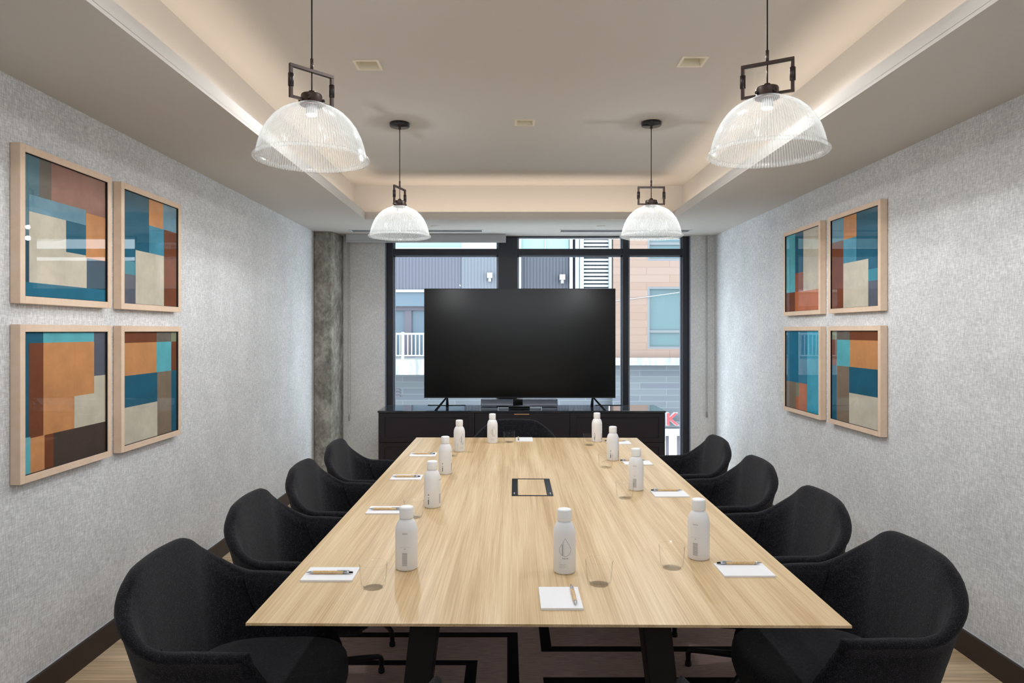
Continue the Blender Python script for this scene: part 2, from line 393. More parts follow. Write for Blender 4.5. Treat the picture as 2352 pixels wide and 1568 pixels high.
# ------------------------------------------------------------------ pendants
RIM = [(.045,.187),(.052,.183),(.062,.178),(.082,.170),(.104,.157),(.128,.135),(.148,.108),(.163,.078),(.173,.048),(.179,.022),(.181,.012)]
def make_pendant():
    t = thing('pendant_lamp', '', 'pendant lamp', (0,0,0), 0, 'ribbed glass pendant lamps')
    n = 480; rr = []
    for j, (r, z) in enumerate(RIM):
        amp = .0016*min(1, r/.1) if j < len(RIM)-1 else 0
        rr.append([((r+amp*(1 if i % 4 < 2 else -1))*math.cos(2*PI*i/n), (r+amp*(1 if i % 4 < 2 else -1))*math.sin(2*PI*i/n), z) for i in range(n)])
    sh = MB().rings(rr, 0, True, False).build('lamp_shade', M['shade'], t)
    b = MB().lathe([(.181,.014),(.188,.012),(.1925,.006),(.1925,.001),(.189,-.003),(.184,-.001),(.180,.005)], 96, closed=True, mi=0)
    b.build('shade_rim', M['shade'], sh)
    MB().lathe([(0,.232),(.010,.232),(.012,.222),(.034,.220),(.036,.216),(.036,.190),(.039,.188),(.039,.184),(.030,.182),(0,.182)], 40).build('fitter', M['bronze'], t)
    for k in range(4):
        a = k*PI/2+PI/4; p = Vector((math.cos(a), math.sin(a), 0))
        MB().cyl(tuple(p*.034+Vector((0,0,.2))), tuple(p*.044+Vector((0,0,.2))), .005, 10).build('thumb_screw', M['dark_bronze'], t)
    h = .0055; wv = .078; z0, z1 = .198, .300
    b = MB().box(-wv-h, wv+h, -h, h, z1-h, z1+h).box(-wv-h, -wv+h, -h, h, z0-h, z1-h).box(wv-h, wv+h, -h, h, z0-h, z1-h)
    b.box(-wv+h, -.034, -h*.9, h*.9, z0-h, z0+h*.6).box(.034, wv-h, -h*.9, h*.9, z0-h, z0+h*.6)
    b.build('bracket', M['bronze'], t, bevel=.001)
    for s in (-1, 1):
        MB().cyl((s*wv,0,.230), (s*wv,0,.272), .0092, 16).build('sleeve', M['dark_bronze'], t)
    MB().tube([(0,0,.23),(0,0,.30)], .0026, 8).tube([(0,0,.298),(0,0,.342)], .0052, 10).build('stem', M['bronze'], t)
    MB().tube([(0,0,.34),(0,0,.675)], .0026, 8).build('cord', M['cord'], t)
    MB().lathe([(0,.660),(.008,.660),(.008,.676),(.058,.676),(.061,.679),(.061,.698),(.059,.70),(0,.70)], 48).build('canopy', M['canopy'], t)
    MB().lathe([(0,.150),(.017,.150),(.019,.153),(.019,.183),(0,.183)], 24).build('socket', M['white_plastic'], t)
    return t
PZ = 2.03
pend = make_pendant()
PD = [(-.662, 2.36, math.radians(47), 'ribbed glass pendant lamp on the left, nearest the camera'),
      (-.662, 4.29, math.radians(74), 'ribbed glass pendant lamp on the left, hanging farther away near the window'),
      (.855, 2.29, math.radians(-30), 'ribbed glass pendant lamp on the right, nearest the camera'),
      (.883, 4.27, math.radians(0), 'ribbed glass pendant lamp on the right, hanging farther away near the window')]
for i, (x, y, a, lb) in enumerate(PD):
    if i == 0: pend.location = (x, y, PZ); pend.rotation_euler = (0, 0, a); pend['label'] = lb; t = pend
    else: t = dup(pend, (x, y, PZ), a, lb)
for x, y, a, lb in PD:
    lamp('pendant_glow', 'POINT', (x, y, PZ+.06), PEND_E*(.6 if y < 3 else 1.1), (.97,.98,1), shadow_soft_size=.012)
    lamp('pendant_light', 'SPOT', (x, y, PZ-.008), PEND_DOWN*(.85 if y < 3 else 1.6), (.97,.98,1), shadow_soft_size=.014, spot_size=math.radians(176), spot_blend=.15)

# ------------------------------------------------------------------ pictures
PC = {'steel': C(88,124,138), 'rose': C(158,118,106), 'sky': C(112,156,176), 'beige': C(206,199,180), 'teal': C(24,96,122), 'amber': C(206,146,94),
      'navy': C(40,78,98), 'sea': C(28,110,138), 'aqua': C(56,140,158), 'slate': C(92,98,112), 'aqua2': C(72,146,172), 'rust': C(120,66,38),
      'turq': C(96,182,194), 'bark': C(74,60,52), 'greige': C(112,106,98), 'olive': C(134,142,116), 'taupe': C(134,118,100), 'brick': C(146,86,66),
      'orange': C(196,112,66), 'blue': C(20,116,150), 'turq2': C(48,164,194)}
KEYS = list(PC); PM = []
for k in KEYS:
    m = mat('artwork_'+k, rough=.75, spec=.3); c = PC[k]
    g = noise(m, coords(m, (9,9,9)), 1, 5, .65); base(m, ramp(m, g, [(.3, tuple(x*.86 for x in c[:3])+(1,)), (.7, tuple(min(1, x*1.12) for x in c[:3])+(1,))])); PM.append(m)
ART = {
'TL1': [('steel',0,.18,0,1),('greige',.18,.31,0,.28),('rose',.31,1,0,.30),('sky',.07,.73,.28,.40),('navy',0,.07,.60,.91),('beige',.07,.48,.40,.90),('beige',.46,.74,.64,.90),('teal',.48,.73,.40,.64),('amber',.73,1,.30,.66),('navy',.74,1,.66,.90),('sea',0,1,.90,1)],
'TL2': [('teal',0,.46,0,.67),('aqua',0,.22,.62,.74),('slate',0,.22,.74,1),('amber',.46,.73,0,.25),('sky',.73,1,0,.25),('aqua2',.46,.74,.25,.51),('beige',.22,.75,.51,1),('rust',.74,1,.25,1)],
'BL1': [('teal',0,.22,0,.08),('teal',0,.07,.08,.74),('turq',.22,.84,0,.08),('slate',.84,1,0,.36),('rust',.07,.22,.08,.75),('amber',.22,.58,.08,.75),('amber',.58,.84,.08,.50),('beige',.84,1,.36,.50),('beige',.58,1,.50,.75),('bark',.33,1,.75,1),('turq',0,.08,.74,1),('amber',.08,.23,.75,1),('rust',.23,.33,.75,1)],
'BL2': [('rust',0,.60,0,.10),('greige',.60,.89,0,.10),('olive',.89,1,0,.10),('amber',0,.60,.10,.39),('turq',.60,.89,.10,.39),('rust',.89,1,.10,.39),('teal',0,.61,.39,.67),('taupe',.61,.89,.39,1),('teal',.89,1,.39,1),('beige',0,.61,.67,1)],
'RTF': [('turq',.72,1,0,.75),('teal',.47,.72,0,.51),('brick',.47,.72,.51,.75),('beige',0,.47,0,.75),('rust',.72,1,.75,1),('orange',0,.72,.75,1)],
'RBF': [('blue',.36,1,0,.66),('turq2',0,.36,0,1),('taupe',.69,1,.66,1),('olive',.60,.69,.66,.84),('orange',.36,.60,.66,1),('orange',.60,.69,.84,1)],
}
def picture(side, y0, y1, z0, z1, art, label):
    xw = XL if side < 0 else XR; s = -side        # s points into the room
    t = thing('framed_picture', label, 'picture', (xw, (y0+y1)/2, z0), 0, 'framed abstract prints on the left wall' if side < 0 else 'framed abstract prints on the right wall')
    f = .028; T = .04
    bx = lambda b, a0, a1, *r: b.box(min(xw+s*a0, xw+s*a1), max(xw+s*a0, xw+s*a1), *r)
    b = MB()
    bx(b, .002, T, y0, y0+f, z0, z1); bx(b, .002, T, y1-f, y1, z0, z1); bx(b, .002, T, y0+f, y1-f, z0, z0+f); bx(b, .002, T, y0+f, y1-f, z1-f, z1)
    at(b.build('picture_frame', M['picture_wood'], t, bevel=.0012))
    b = MB(); e = .0015
    bx(b, .026, T-.003, y0+f, y0+f+e, z0+f, z1-f); bx(b, .026, T-.003, y1-f-e, y1-f, z0+f, z1-f); bx(b, .026, T-.003, y0+f, y1-f, z1-f-e, z1-f); bx(b, .026, T-.003, y0+f, y1-f, z0+f, z0+f+e)
    at(b.build('rebate', M['mat_black'], t))
    b = MB(); bx(b, .020, .0262, y0+f, y1-f, z0+f, z1-f); b.m = [KEYS.index('steel')]*6
    H, Wd = z1-z0-2*f, y1-y0-2*f
    for ii, (c, u0, u1, v0, v1) in enumerate(ART[art]):
        x = xw+s*(.0272+.00015*ii)
        ya, yb, za, zb = y0+f+u0*Wd, y0+f+u1*Wd, z1-f-v1*H, z1-f-v0*H
        b.box(min(x, x-s*.001), max(x, x-s*.001), ya, yb, za, zb, KEYS.index(c))
    at(b.build('artwork', PM, t))
    at(MB().box(min(xw+s*.032, xw+s*.033), max(xw+s*.032, xw+s*.033), y0+f, y1-f, z0+f, z1-f).build('picture_glass', M['picture_glass'], t))
picture(-1, 2.575, 3.17, 1.553, 2.148, 'TL1', 'upper abstract print with rose and beige blocks, nearest the camera on the left wall')
picture(-1, 3.25, 3.845, 1.553, 2.148, 'TL2', 'upper left-wall print of teal, amber strip and beige block, farther from the camera')
picture(-1, 2.575, 3.17, .88, 1.475, 'BL1', 'lower left-wall print with a large amber step shape over dark brown')
picture(-1, 3.25, 3.845, .88, 1.475, 'BL2', 'lower left-wall print with amber, teal and beige stacked on its left')
picture(1, 3.77, 4.385, 1.56, 2.165, 'TL2', 'upper right-wall print with a beige block under teal, nearest the camera')
picture(1, 4.495, 5.10, 1.56, 2.165, 'RTF', 'upper right-wall print with an orange band along its foot, nearer the window')
picture(1, 3.77, 4.385, .875, 1.48, 'BL2', 'lower right-wall print with amber, dark teal and beige stacked on its right')
picture(1, 4.495, 5.10, .875, 1.48, 'RBF', 'mostly blue print, lower row of the right wall nearer the window')

# ------------------------------------------------------------------ rug
RX0, RX1, RY0, RY1 = -1.0, 1.22, .35, 5.3
b = MB().box(RX0, RX1, RY0, RY1, 0, .002, 0)
def line(x0, x1, y0, y1): b.box(x0, x1, y0, y1, .002, .0024, 1)
def gpat(dy):
    L = lambda x0, x1, y0, y1: line(x0, x1, max(RY0, y0+dy), min(RY1, y1+dy)) if min(RY1, y1+dy) > max(RY0, y0+dy) else None
    L(RX0, .05, 3.295, 3.348); L(0, .05, 2.30, 3.295)
    L(RX0, -.13, 3.02, 3.065); L(-.178, -.13, 2.55, 3.02); L(RX0, -.13, 2.50, 2.55)
    L(RX0, 0, 2.30, 2.35)
    L(.154, RX1, 3.148, 3.2); L(.154, .203, 3.2, 3.95); L(.203, RX1, 3.90, 3.95)
    L(.15, RX1, 2.865, 2.914); L(.154, .203, 2.35, 2.865); L(.203, RX1, 2.35, 2.40)
gpat(0); gpat(1.75); gpat(-1.75)
tag(b.build('rug', [M['carpet'], M['carpet_black']]), 'brown rug with black meander lines under the table', 'rug')

# ------------------------------------------------------------------ table
TC = Vector((.113, 3.165, 0)); TA = math.radians(-.6)
TH = .74
t = thing('conference_table', 'long oak conference table with black splayed legs', 'table', (TC.x, TC.y, .0025), TA)
hw, hl = .734, 1.478
e = .004
b = MB()
box_c = (-.0, -.0, 0, 0)
# power box opening in table coordinates
PBX0, PBX1, PBY0, PBY1 = -.092, .088, -.168, .182
def ttop(bb, z0, z1): slab(bb, -hw, hw, -hl, hl, z0, z1, [(PBX0, PBX1, PBY0, PBY1)])
TL_ = TH-.0025
ttop(b, TL_-.0065, TL_)
b.build('tabletop', M['oak_table'], t)
b = MB()
o_, i_ = (hw-.001, hl-.001), (hw-.05, hl-.05)
b.add([(-o_[0],-o_[1],TH-.0065),(o_[0],-o_[1],TH-.0065),(o_[0],o_[1],TH-.0065),(-o_[0],o_[1],TH-.0065),
       (-i_[0],-i_[1],TH-.03),(i_[0],-i_[1],TH-.03),(i_[0],i_[1],TH-.03),(-i_[0],i_[1],TH-.03)],
      [(0,1,5,4),(1,2,6,5),(2,3,7,6),(3,0,4,7),(4,5,6,7)])
b.build('underside', M['oak_edge'], t, label='bevelled brown underside of the tabletop')
for sy in (-1, 1):
    for sx in (-1, 1):
        yt = sy*(hl-.52); x0 = sx*.34; x1 = sx*.42
        hwid, dep = .041, .055
        bq = [(x1-hwid, yt-dep, .012), (x1+hwid, yt-dep, .012), (x1+hwid, yt+dep, .012), (x1-hwid, yt+dep, .012)]
        tq = [(x0-hwid-.004, yt-dep, TH-.03), (x0+hwid+.004, yt-dep, TH-.03), (x0+hwid+.004, yt+dep, TH-.03), (x0-hwid-.004, yt+dep, TH-.03)]
        MB().hexa(bq, tq).build('leg', M['table_leg'], t, bevel=.004)
        MB().cyl((x1, yt, 0), (x1, yt, .013), .022, 20).build('foot', M['rubber'], t)
b = MB().box(-.45, .45, -hl+.47, -hl+.57, TH-.055, TH-.03).box(-.45, .45, hl-.57, hl-.47, TH-.055, TH-.03).box(-.05, .05, -hl+.57, hl-.57, TH-.055, TH-.03)
b.build('under_frame', M['table_leg'], t)
bx = MB()
PB = Matrix.Translation(TC) @ Matrix.Rotation(TA, 4, 'Z')
cx, cy = (PBX0+PBX1)/2, (PBY0+PBY1)/2
tp = thing('power_box', 'black framed cable box with an oak lid set into the middle of the table', 'cable box', tuple(PB @ Vector((cx, cy, TH+.0005))), TA)
ax, ay = (PBX1-PBX0)/2-.0005, (PBY1-PBY0)/2-.0005
b = MB().box(-ax, -ax+.026, -ay, ay, -.02, .0012).box(ax-.026, ax, -ay, ay, -.02, .0012).box(-ax+.026, ax-.026, -ay, -ay+.012, -.02, .0012).box(-ax+.026, ax-.026, ay-.012, ay, -.02, .0012)
b.build('box_frame', M['gloss_black'], tp)
MB().box(-ax+.027, ax-.027, -ay+.013, ay-.013, -.008, 0).build('lid', M['oak_table'], tp)
for q in (-ax+.009, ax-.013): MB().box(q, q+.004, -ay+.03, -ay+.06, .0012, .0015).build('status_mark', M['print_light'], tp)

# ------------------------------------------------------------------ chairs
def lerp(a, b, t): return a+(b-a)*t
def smooth(t): t = max(0, min(1, t)); return t*t*(3-2*t)
def plan(t, v):
    """point and outward normal on the plan curve; t in 0..1 from back centre to right arm tip"""
    vv = v**.8
    Wd = lerp(.225, .300, vv); yb = lerp(-.185, -.262, vv) ; yf = lerp(.225, .105, smooth((v-.05)/.95)); rc = lerp(.13, .125, vv)
    a1 = Wd-rc; a2 = rc*PI/2; a3 = yf-(yb+rc)
    s = t*(a1+a2+a3)
    bow = .012*(1-min(1, s/a1)**2) if s < a1 else 0
    if s <= a1: return (s, yb-bow), (0, -1)
    if s <= a1+a2:
        th = (s-a1)/rc
        return (a1+rc*math.sin(th), yb+rc-rc*math.cos(th)), (math.sin(th), -math.cos(th))
    d = s-a1-a2
    inn = .012*(d/a3)**2
    return (Wd-inn, yb+rc+d), (1, 0)
def rim(t):
    f = lambda u: .806-.02*abs(u) if abs(u) < .255 else max(.640, .801-(abs(u)-.255)/.345*.161)
    return sum(f(t+(k-5)*.014) for k in range(11))/11 - .006*smooth((t-.75)/.25)
def shell():
    N = 72; b = MB(); rings = []
    for i in range(N+1):
        q = -1+2*i/N
        # denser stations at the arm tips
        q = math.copysign(1-(1-abs(q))**1.25, q) if abs(q) > 0 else 0
        t = abs(q); sg = 1 if q >= 0 else -1
        h = rim(t)
        tk = .021*math.sqrt(max(.02, 1-max(0, (t-.955)/.045)**2)) * lerp(1, .95, t)
        ring = []
        vs = [0, .12, .25, .4, .55, .7, .82, .92]
        def P(v, off, dz=0):
            (x, y), (nx, ny) = plan(t, v)
            z = lerp(.352, h, v)
            return (sg*(x+nx*off), y+ny*off, z+dz)
        for v in vs: ring.append(P(v, tk))
        for k in range(7):
            a = PI*k/6
            ring.append(P(1, tk*math.cos(a), tk*math.sin(a)-tk*1.0))
        for v in vs[::-1]: ring.append(P(v, -tk))
        rings.append(ring)
    b.rings(rings, 0, True, True)
    return b
def se(w, y0, y1, n=40, p=3.2, wb=None):
    pts = []; cy = (y0+y1)/2; hy = (y1-y0)/2
    for i in range(n):
        a = 2*PI*i/n; c, s_ = math.cos(a), math.sin(a)
        x = math.copysign(abs(c)**(2/p), c); y = math.copysign(abs(s_)**(2/p), s_)
        ww = w if wb is None else lerp(wb, w, (y+1)/2)
        pts.append((x*ww, cy+y*hy))
    return pts
def make_chair():
    t = thing('armchair', '', 'chair', (0,0,0), 0, 'black upholstered armchairs around the table')
    sh = shell().build('shell', M['boucle'], t)
    b = MB()
    for s in (-1, 1):     # the seams between back and arm pieces, inside and out
        path = []
        for off in (-.0225,):
            for k in range(9):
                v = k/8*.97
                (x, y), (nx, ny) = plan(.62, v)
                h = rim(.62)
                path.append((s*(x+nx*off), y+ny*off, lerp(.352, h, v)))
        MB().tube(path, .0016, 6).build('seam', M['seam'], sh)
    b = MB(); rr = []
    for z, k, dy in ((.318,.60,0),(.322,.74,0),(.335,.88,0),(.355,.96,0),(.385,1.0,0),(.415,1.0,0),(.437,.985,0),(.450,.95,0),(.458,.88,0),(.462,.70,0),(.464,.4,0),(.4645,.1,0)):
        o = se(.245, -.20, .268, wb=.225)
        rr.append([(x*k, .034+(y-.034)*k, z) for x, y in o])
    b.rings(rr, 0, True, True)
    b.build('seat', M['boucle'], t)
    MB().lathe([(0,.10),(.034,.10),(.034,.15),(.026,.155),(.026,.30),(.05,.305),(.09,.312),(.09,.326),(0,.326)], 24).build('column', M['black_metal'], t)
    for k in range(4):
        a = PI/4+k*PI/2; c, s_ = math.cos(a), math.sin(a)
        path = [(r*c, r*s_, z) for r, z in ((.02,.128),(.10,.116),(.20,.094),(.285,.073),(.300,.066),(.306,.052),(.306,.020))]
        lg = MB().tube(path, [.015,.014,.0125,.011,.011,.011,.010], 12).build('leg', M['black_metal'], t)
        MB().lathe([(0,0),(.013,0),(.014,.004),(.013,.018),(0,.021)], 14, (.306*c,.306*s_,0)).build('glide', M['rubber'], lg)
    return t
chair = make_chair()
# chairs face local +Y; on the left side they turn to face +X
CH = [(-.755, 2.05, -PI/2, 'black boucle armchair on the left side of the table, nearest the camera'),
      (-.75, 2.74, -PI/2, 'black boucle armchair on the left side, second from the camera'),
      (-.745, 3.42, -PI/2, 'black boucle armchair on the left side, third from the camera'),
      (-.74, 4.08, -PI/2, 'black boucle armchair on the left side, nearest the concrete column'),
      (.985, 2.13, PI/2, 'black boucle armchair on the right side of the table, nearest the camera'),
      (1.0, 2.80, PI/2, 'black boucle armchair on the right side, second from the camera'),
      (1.01, 3.52, PI/2, 'black boucle armchair on the right side, third from the camera'),
      (1.02, 4.24, PI/2, 'black boucle armchair on the right side, nearest the window'),
      (.055, 4.83, PI, 'black armchair at the far head of the table before the sideboard'),
      (.122, 1.53, 0, 'black armchair at the near head of the table, only its arm tips in view')]
for i, (x, y, a, lb) in enumerate(CH):
    z = .0025
    if i == 0: chair.location = (x, y, z); chair.rotation_euler = (0,0,a); chair['label'] = lb
    else:
        o = dup(chair, (x, y, z), a, lb)
        if i == 9: o.scale = (1, 1.12, 1)

# ------------------------------------------------------------------ sideboard, television, video bar
CX0, CX1, CY0, CY1, CT = -1.155, 1.413, 6.20, 6.70, .74
t = thing('sideboard', 'long black sideboard under the window', 'sideboard', ((CX0+CX1)/2, 6.45, 0))
at(MB().box(CX0, CX1, CY0, CY1, CT-.018, CT).build('countertop', M['cabinet_top'], t, bevel=.002))
at(MB().box(CX0+.006, CX1-.006, CY0+.02, CY1-.005, .08, CT-.018).build('body', M['cabinet'], t))
at(MB().box(CX0+.04, CX1-.04, CY0+.06, CY1-.04, 0, .08).build('plinth', M['cabinet'], t))
def shaker(b, x0, x1, z0, z1, st=.055):
    b.box(x0, x0+st, CY0, CY0+.02, z0, z1).box(x1-st, x1, CY0, CY0+.02, z0, z1).box(x0+st, x1-st, CY0, CY0+.02, z0, z0+st*.7).box(x0+st, x1-st, CY0, CY0+.02, z1-st*.65, z1)
    b.box(x0+st, x1-st, CY0+.009, CY0+.02, z0+st*.7, z1-st*.65)
    return b
bays = [(CX0+.008, -.292), (-.288, .556), (.560, CX1-.008)]
for i, (x0, x1) in enumerate(bays):
    if i == 1:
        d = at(MB().box(x0, x1, CY0, CY0+.02, .46, .716).build('drawer', M['cabinet'], t, bevel=.0015))
        hdl = MB().box(.062, .195, CY0-.014, CY0, .706, .714).build('handle', M['copper'], d, bevel=.001, label='slim copper pull')
    else:
        at(shaker(MB(), x0, x1, .46, .716).build('drawer', M['cabinet'], t, bevel=.0015))
    at(shaker(MB(), x0, x1, .09, .455).build('door', M['cabinet'], t, bevel=.0015))

t = thing('television', 'large black flat television standing on the sideboard', 'television', (.117, 6.42, CT))
TVX0, TVX1, TVZ0, TVZ1 = -.766, .999, .833, 1.842
at(MB().box(TVX0, TVX1, 6.42, 6.45, TVZ0, TVZ1).box(TVX0+.25, TVX1-.25, 6.45, 6.475, TVZ0+.03, TVZ0+.55).build('casing', M['tv_body'], t, bevel=.002))
at(MB().box(TVX0+.006, TVX1-.006, 6.4185, 6.42, TVZ0+.012, TVZ1-.006).build('screen', M['screen'], t))
at(MB().box(.09, .145, 6.417, 6.425, TVZ0-.006, TVZ0+.001).build('logo_tab', M['silver'], t))
for s, xa in ((-1, -.555), (1, .79)):
    p = MB()
    ap = Vector((xa, 6.435, TVZ0+.01)); f1 = Vector((xa+s*.085, 6.25, CT+.005)); f2 = Vector((xa+s*.012, 6.60, CT+.005))
    for q in (f1, f2):
        p.hexa([tuple(q+Vector((-.014,-.012,-.005))), tuple(q+Vector((.014,-.012,-.005))), tuple(q+Vector((.014,.012,-.005))), tuple(q+Vector((-.014,.012,-.005)))],
               [tuple(ap+Vector((-.010,-.008,0))), tuple(ap+Vector((.010,-.008,0))), tuple(ap+Vector((.010,.008,0))), tuple(ap+Vector((-.010,.008,0)))])
    at(p.build('stand_foot', M['tv_body'], t, bevel=.002))

t = thing('video_bar', 'grey cloth soundbar lying on the sideboard under the television', 'soundbar', (.11, 6.55, CT))
at(MB().box(-.25, .475, 6.545, 6.61, CT+.004, CT+.072).build('housing', M['gloss_black'], t, bevel=.006))
at(MB().box(-.243, .055, 6.538, 6.546, CT+.01, CT+.066).build('speaker_grille', M['grille'], t, bevel=.002))
at(MB().box(.145, .468, 6.538, 6.546, CT+.01, CT+.066).build('speaker_grille', M['grille'], t, bevel=.002))
t = thing('camera_unit', 'small black box lying before the soundbar', 'electronic device', (.107, 6.33, CT))
at(MB().box(.012, .205, 6.28, 6.36, CT+.004, CT+.032).box(.03, .19, 6.29, 6.35, CT, CT+.004).build('housing', M['gloss_black'], t, bevel=.003))
at(MB().box(-.085, .012, 6.325, 6.345, CT+.012, CT+.018).box(.205, .315, 6.325, 6.345, CT+.012, CT+.018).box(-.085,-.078,6.32,6.35,CT,CT+.018).box(.308,.315,6.32,6.35,CT,CT+.018).build('bracket', M['silver'], t))
t = MB().tube([(-.76,6.66,CT+.003),(-.66,6.655,CT+.003),(-.6,6.64,CT+.003),(-.5,6.65,CT+.003),(-.4,6.66,CT+.003)], .003, 8).build('power_cable', M['cord'])
tag(t, 'thin black cable lying on the sideboard left of the television foot', 'cable', 'cables behind the television')
t = MB().tube([(.84,6.655,CT+.003),(.95,6.66,CT+.003),(1.03,6.65,CT+.003),(1.1,6.66,CT+.003)], .003, 8).build('power_cable', M['cord'])
tag(t, 'thin black cable lying on the sideboard right of the television foot', 'cable', 'cables behind the television')

# ------------------------------------------------------------------ tableware
def text_on_cyl(body, size, r, ang, zc, rot=False, mt=None, parent=None, name='lettering'):
    cu = bpy.data.curves.new('txt', 'FONT'); cu.body = body; cu.size = size; cu.align_x = 'CENTER'; cu.align_y = 'CENTER'; cu.resolution_u = 2
    o = bpy.data.objects.new('txt', cu); COL.objects.link(o)
    bpy.context.view_layer.update()
    me = bpy.data.meshes.new_from_object(o.evaluated_get(bpy.context.evaluated_depsgraph_get())); bpy.data.objects.remove(o)
    me.name = name
    for v in me.vertices:
        x, z = (v.co.x, v.co.y) if not rot else (-v.co.y, v.co.x)
        a = ang+x/r
        v.co = Vector((r*math.cos(a), r*math.sin(a), zc+z))
    me.materials.append(mt)
    ob = bpy.data.objects.new(name, me); COL.objects.link(ob); ob.parent = parent
    return ob
def strip_on_cyl(b, pts, r, ang, w):     # pts: (x, z) polyline drawn on the bottle
    for (x0, z0), (x1, z1) in zip(pts, pts[1:]):
        d = Vector((x1-x0, z1-z0)); n = max(1, int(d.length/.002)); d.normalize(); nx, nz = -d.y*w/2, d.x*w/2
        for k in range(n):
            qs = []
            for f, sg in ((k/n, 1), ((k+1)/n, 1), ((k+1)/n, -1), (k/n, -1)):
                x = lerp(x0, x1, f)+sg*nx; z = lerp(z0, z1, f)+sg*nz; a = ang+x/r
                qs.append((r*math.cos(a), r*math.sin(a), z))
            b.quad(*qs)
def make_bottle():
    t = thing('water_bottle', '', 'bottle', (0,0,0), 0, 'white aluminium water bottles on the table')
    R0 = .0332
    bd = MB().lathe([(0,0),(.029,0),(.0315,.0015),(R0,.005),(R0,.113),(.0325,.121),(.030,.131),(.0265,.140),(.0225,.1455),(.0195,.149),(.0185,.152),(0,.152)], 48).build('body', M['bottle'], t)
    MB().lathe([(0,.1515),(.0208,.1515),(.0212,.153),(.0212,.181),(.0200,.184),(.016,.1855),(0,.1855)], 40).build('cap', M['cap'], t)
    r = R0+.0003
    A = -PI/2          # logo faces local -Y
    b = MB(); k = []
    # drop outline
    zc = .072; RR = .0175
    pts = [(0, zc+.034)]
    for i in range(29):
        a = math.radians(38)-i*math.radians(256)/28
        pts.append((RR*math.cos(a), zc+RR*math.sin(a)))
    pts.append((0, zc+.034))
    strip_on_cyl(b, pts, r, A, .0007)
    strip_on_cyl(b, [(-.005, zc+.023), (-.005, zc-.0165)], r, A, .0007)
    strip_on_cyl(b, [(-.0085, zc+.017), (-.0085, zc-.0150)], r, A, .0016)
    b.build('drop_logo', M['print'], bd)
    text_on_cyl('PATH', .0072, r, A, .0475, False, M['print'], bd)
    b = MB()
    strip_on_cyl(b, [(-.018,.036),(-.013,.036)], r, A, .0008)
    for z, l in ((.031,.022),(.0275,.018),(.024,.024),(.0205,.016)): strip_on_cyl(b, [(-.018,z),(-.018+l,z)], r, A, .0006)
    # information block on the far side
    A2 = A+PI
    for i in range(13): strip_on_cyl(b, [(-.008,.018+i*.0030),(.007,.018+i*.0030)], r, A2, .0018)
    strip_on_cyl(b, [(-.015,.0715),(.015,.0715)], r, A2, .0003)
    b.build('fine_print', M['print_light'], bd)
    text_on_cyl('PATH', .0060, r, A2, .111, False, M['print'], bd)
    b = MB()
    strip_on_cyl(b, [(-.002,.067),(.002,.067)], r, A2, .0012)
    # vertical mark on the side
    A3 = A+PI*.5
    strip_on_cyl(b, [(-.003,.016),(-.003,.036)], r, A3, .0042); strip_on_cyl(b, [(-.003,.040),(-.003,.044)], r, A3, .0030); strip_on_cyl(b, [(-.003,.052),(-.003,.057)], r, A3, .0040)
    b.build('side_mark', M['print'], bd)
    return t
def put(proto, first, loc, rz, label):
    if first: proto.location = loc; proto.rotation_euler = (0,0,rz); proto['label'] = label; return proto
    return dup(proto, loc, rz, label)
bt = make_bottle()
def TP(px, py):           # measured spots on the table plane (metres): depth and offset
    d = (CAM_H-TH)*1600/(py-760); return ((px-1165)*d/1600, d, TH)
BOT = [((-.302,2.088),PI,'white bottle beside the nearest left place setting, showing its text panel'),
       ((.169,2.060,),0,'white bottle at the near head of the table, showing its drop emblem'),
       ((.599,2.181,),PI-.55,'white bottle beside the nearest right place setting'),
       ((-.303,2.818),-1.85,'white bottle of the second setting on the left side'),
       ((-.309,3.474),-1.80,'white bottle of the third setting on the left side'),
       ((-.283,4.115),.7,'white bottle of the farthest setting on the left side'),
       ((-.094,4.430),.25,'white bottle at the far head of the table'),
       ((.577,4.480),-2.1,'white bottle of the farthest setting on the right side'),
       ((.582,3.838),-2.0,'white bottle of the third setting on the right side'),
       ((.577,3.120),PI-.35,'white bottle of the second setting on the right side')]
for i, (p, a, lb) in enumerate(BOT): put(bt, i == 0, (p[0], p[1], TH), a, lb)

gprof = [(0,0),(.026,0),(.030,.002),(.0325,.006),(.0345,.014),(.0365,.035),(.0388,.0668),(.0382,.068),(.0374,.0668),(.0350,.035),(.0325,.014),(.029,.0075),(.026,.0068),(0,.0068)]
g0 = MB().lathe(gprof, 56).build('tumbler', M['tumbler'])
GL = [((-.371,1.930),'clear glass tumbler between pad and bottle of the nearest left setting'),
      ((.258,1.955),'clear glass tumbler at the near head of the table, right of the bottle'),
      ((.494,2.090),'clear glass tumbler left of the bottle of the nearest right setting'),
      ((-.356,2.655),'clear glass tumbler half hidden behind the nearest left bottle'),
      ((.500,2.965),'clear glass tumbler beside the bottle of the second right setting'),
      ((.513,3.630),'clear glass tumbler before the bottle of the third right setting'),
      ((.511,4.335),'clear glass tumbler before the bottle of the farthest right setting'),
      ((.013,4.455),'clear glass tumbler between bottle and pad at the far head of the table'),
      ((-.318,3.96),'clear glass tumbler before the bottle of the farthest left setting')]
for i, (p, lb) in enumerate(GL):
    o = g0 if i == 0 else g0.copy()
    if i: COL.objects.link(o)
    o.location = (p[0], p[1], TH); tag(o, lb, 'glass', 'clear glass tumblers on the table')

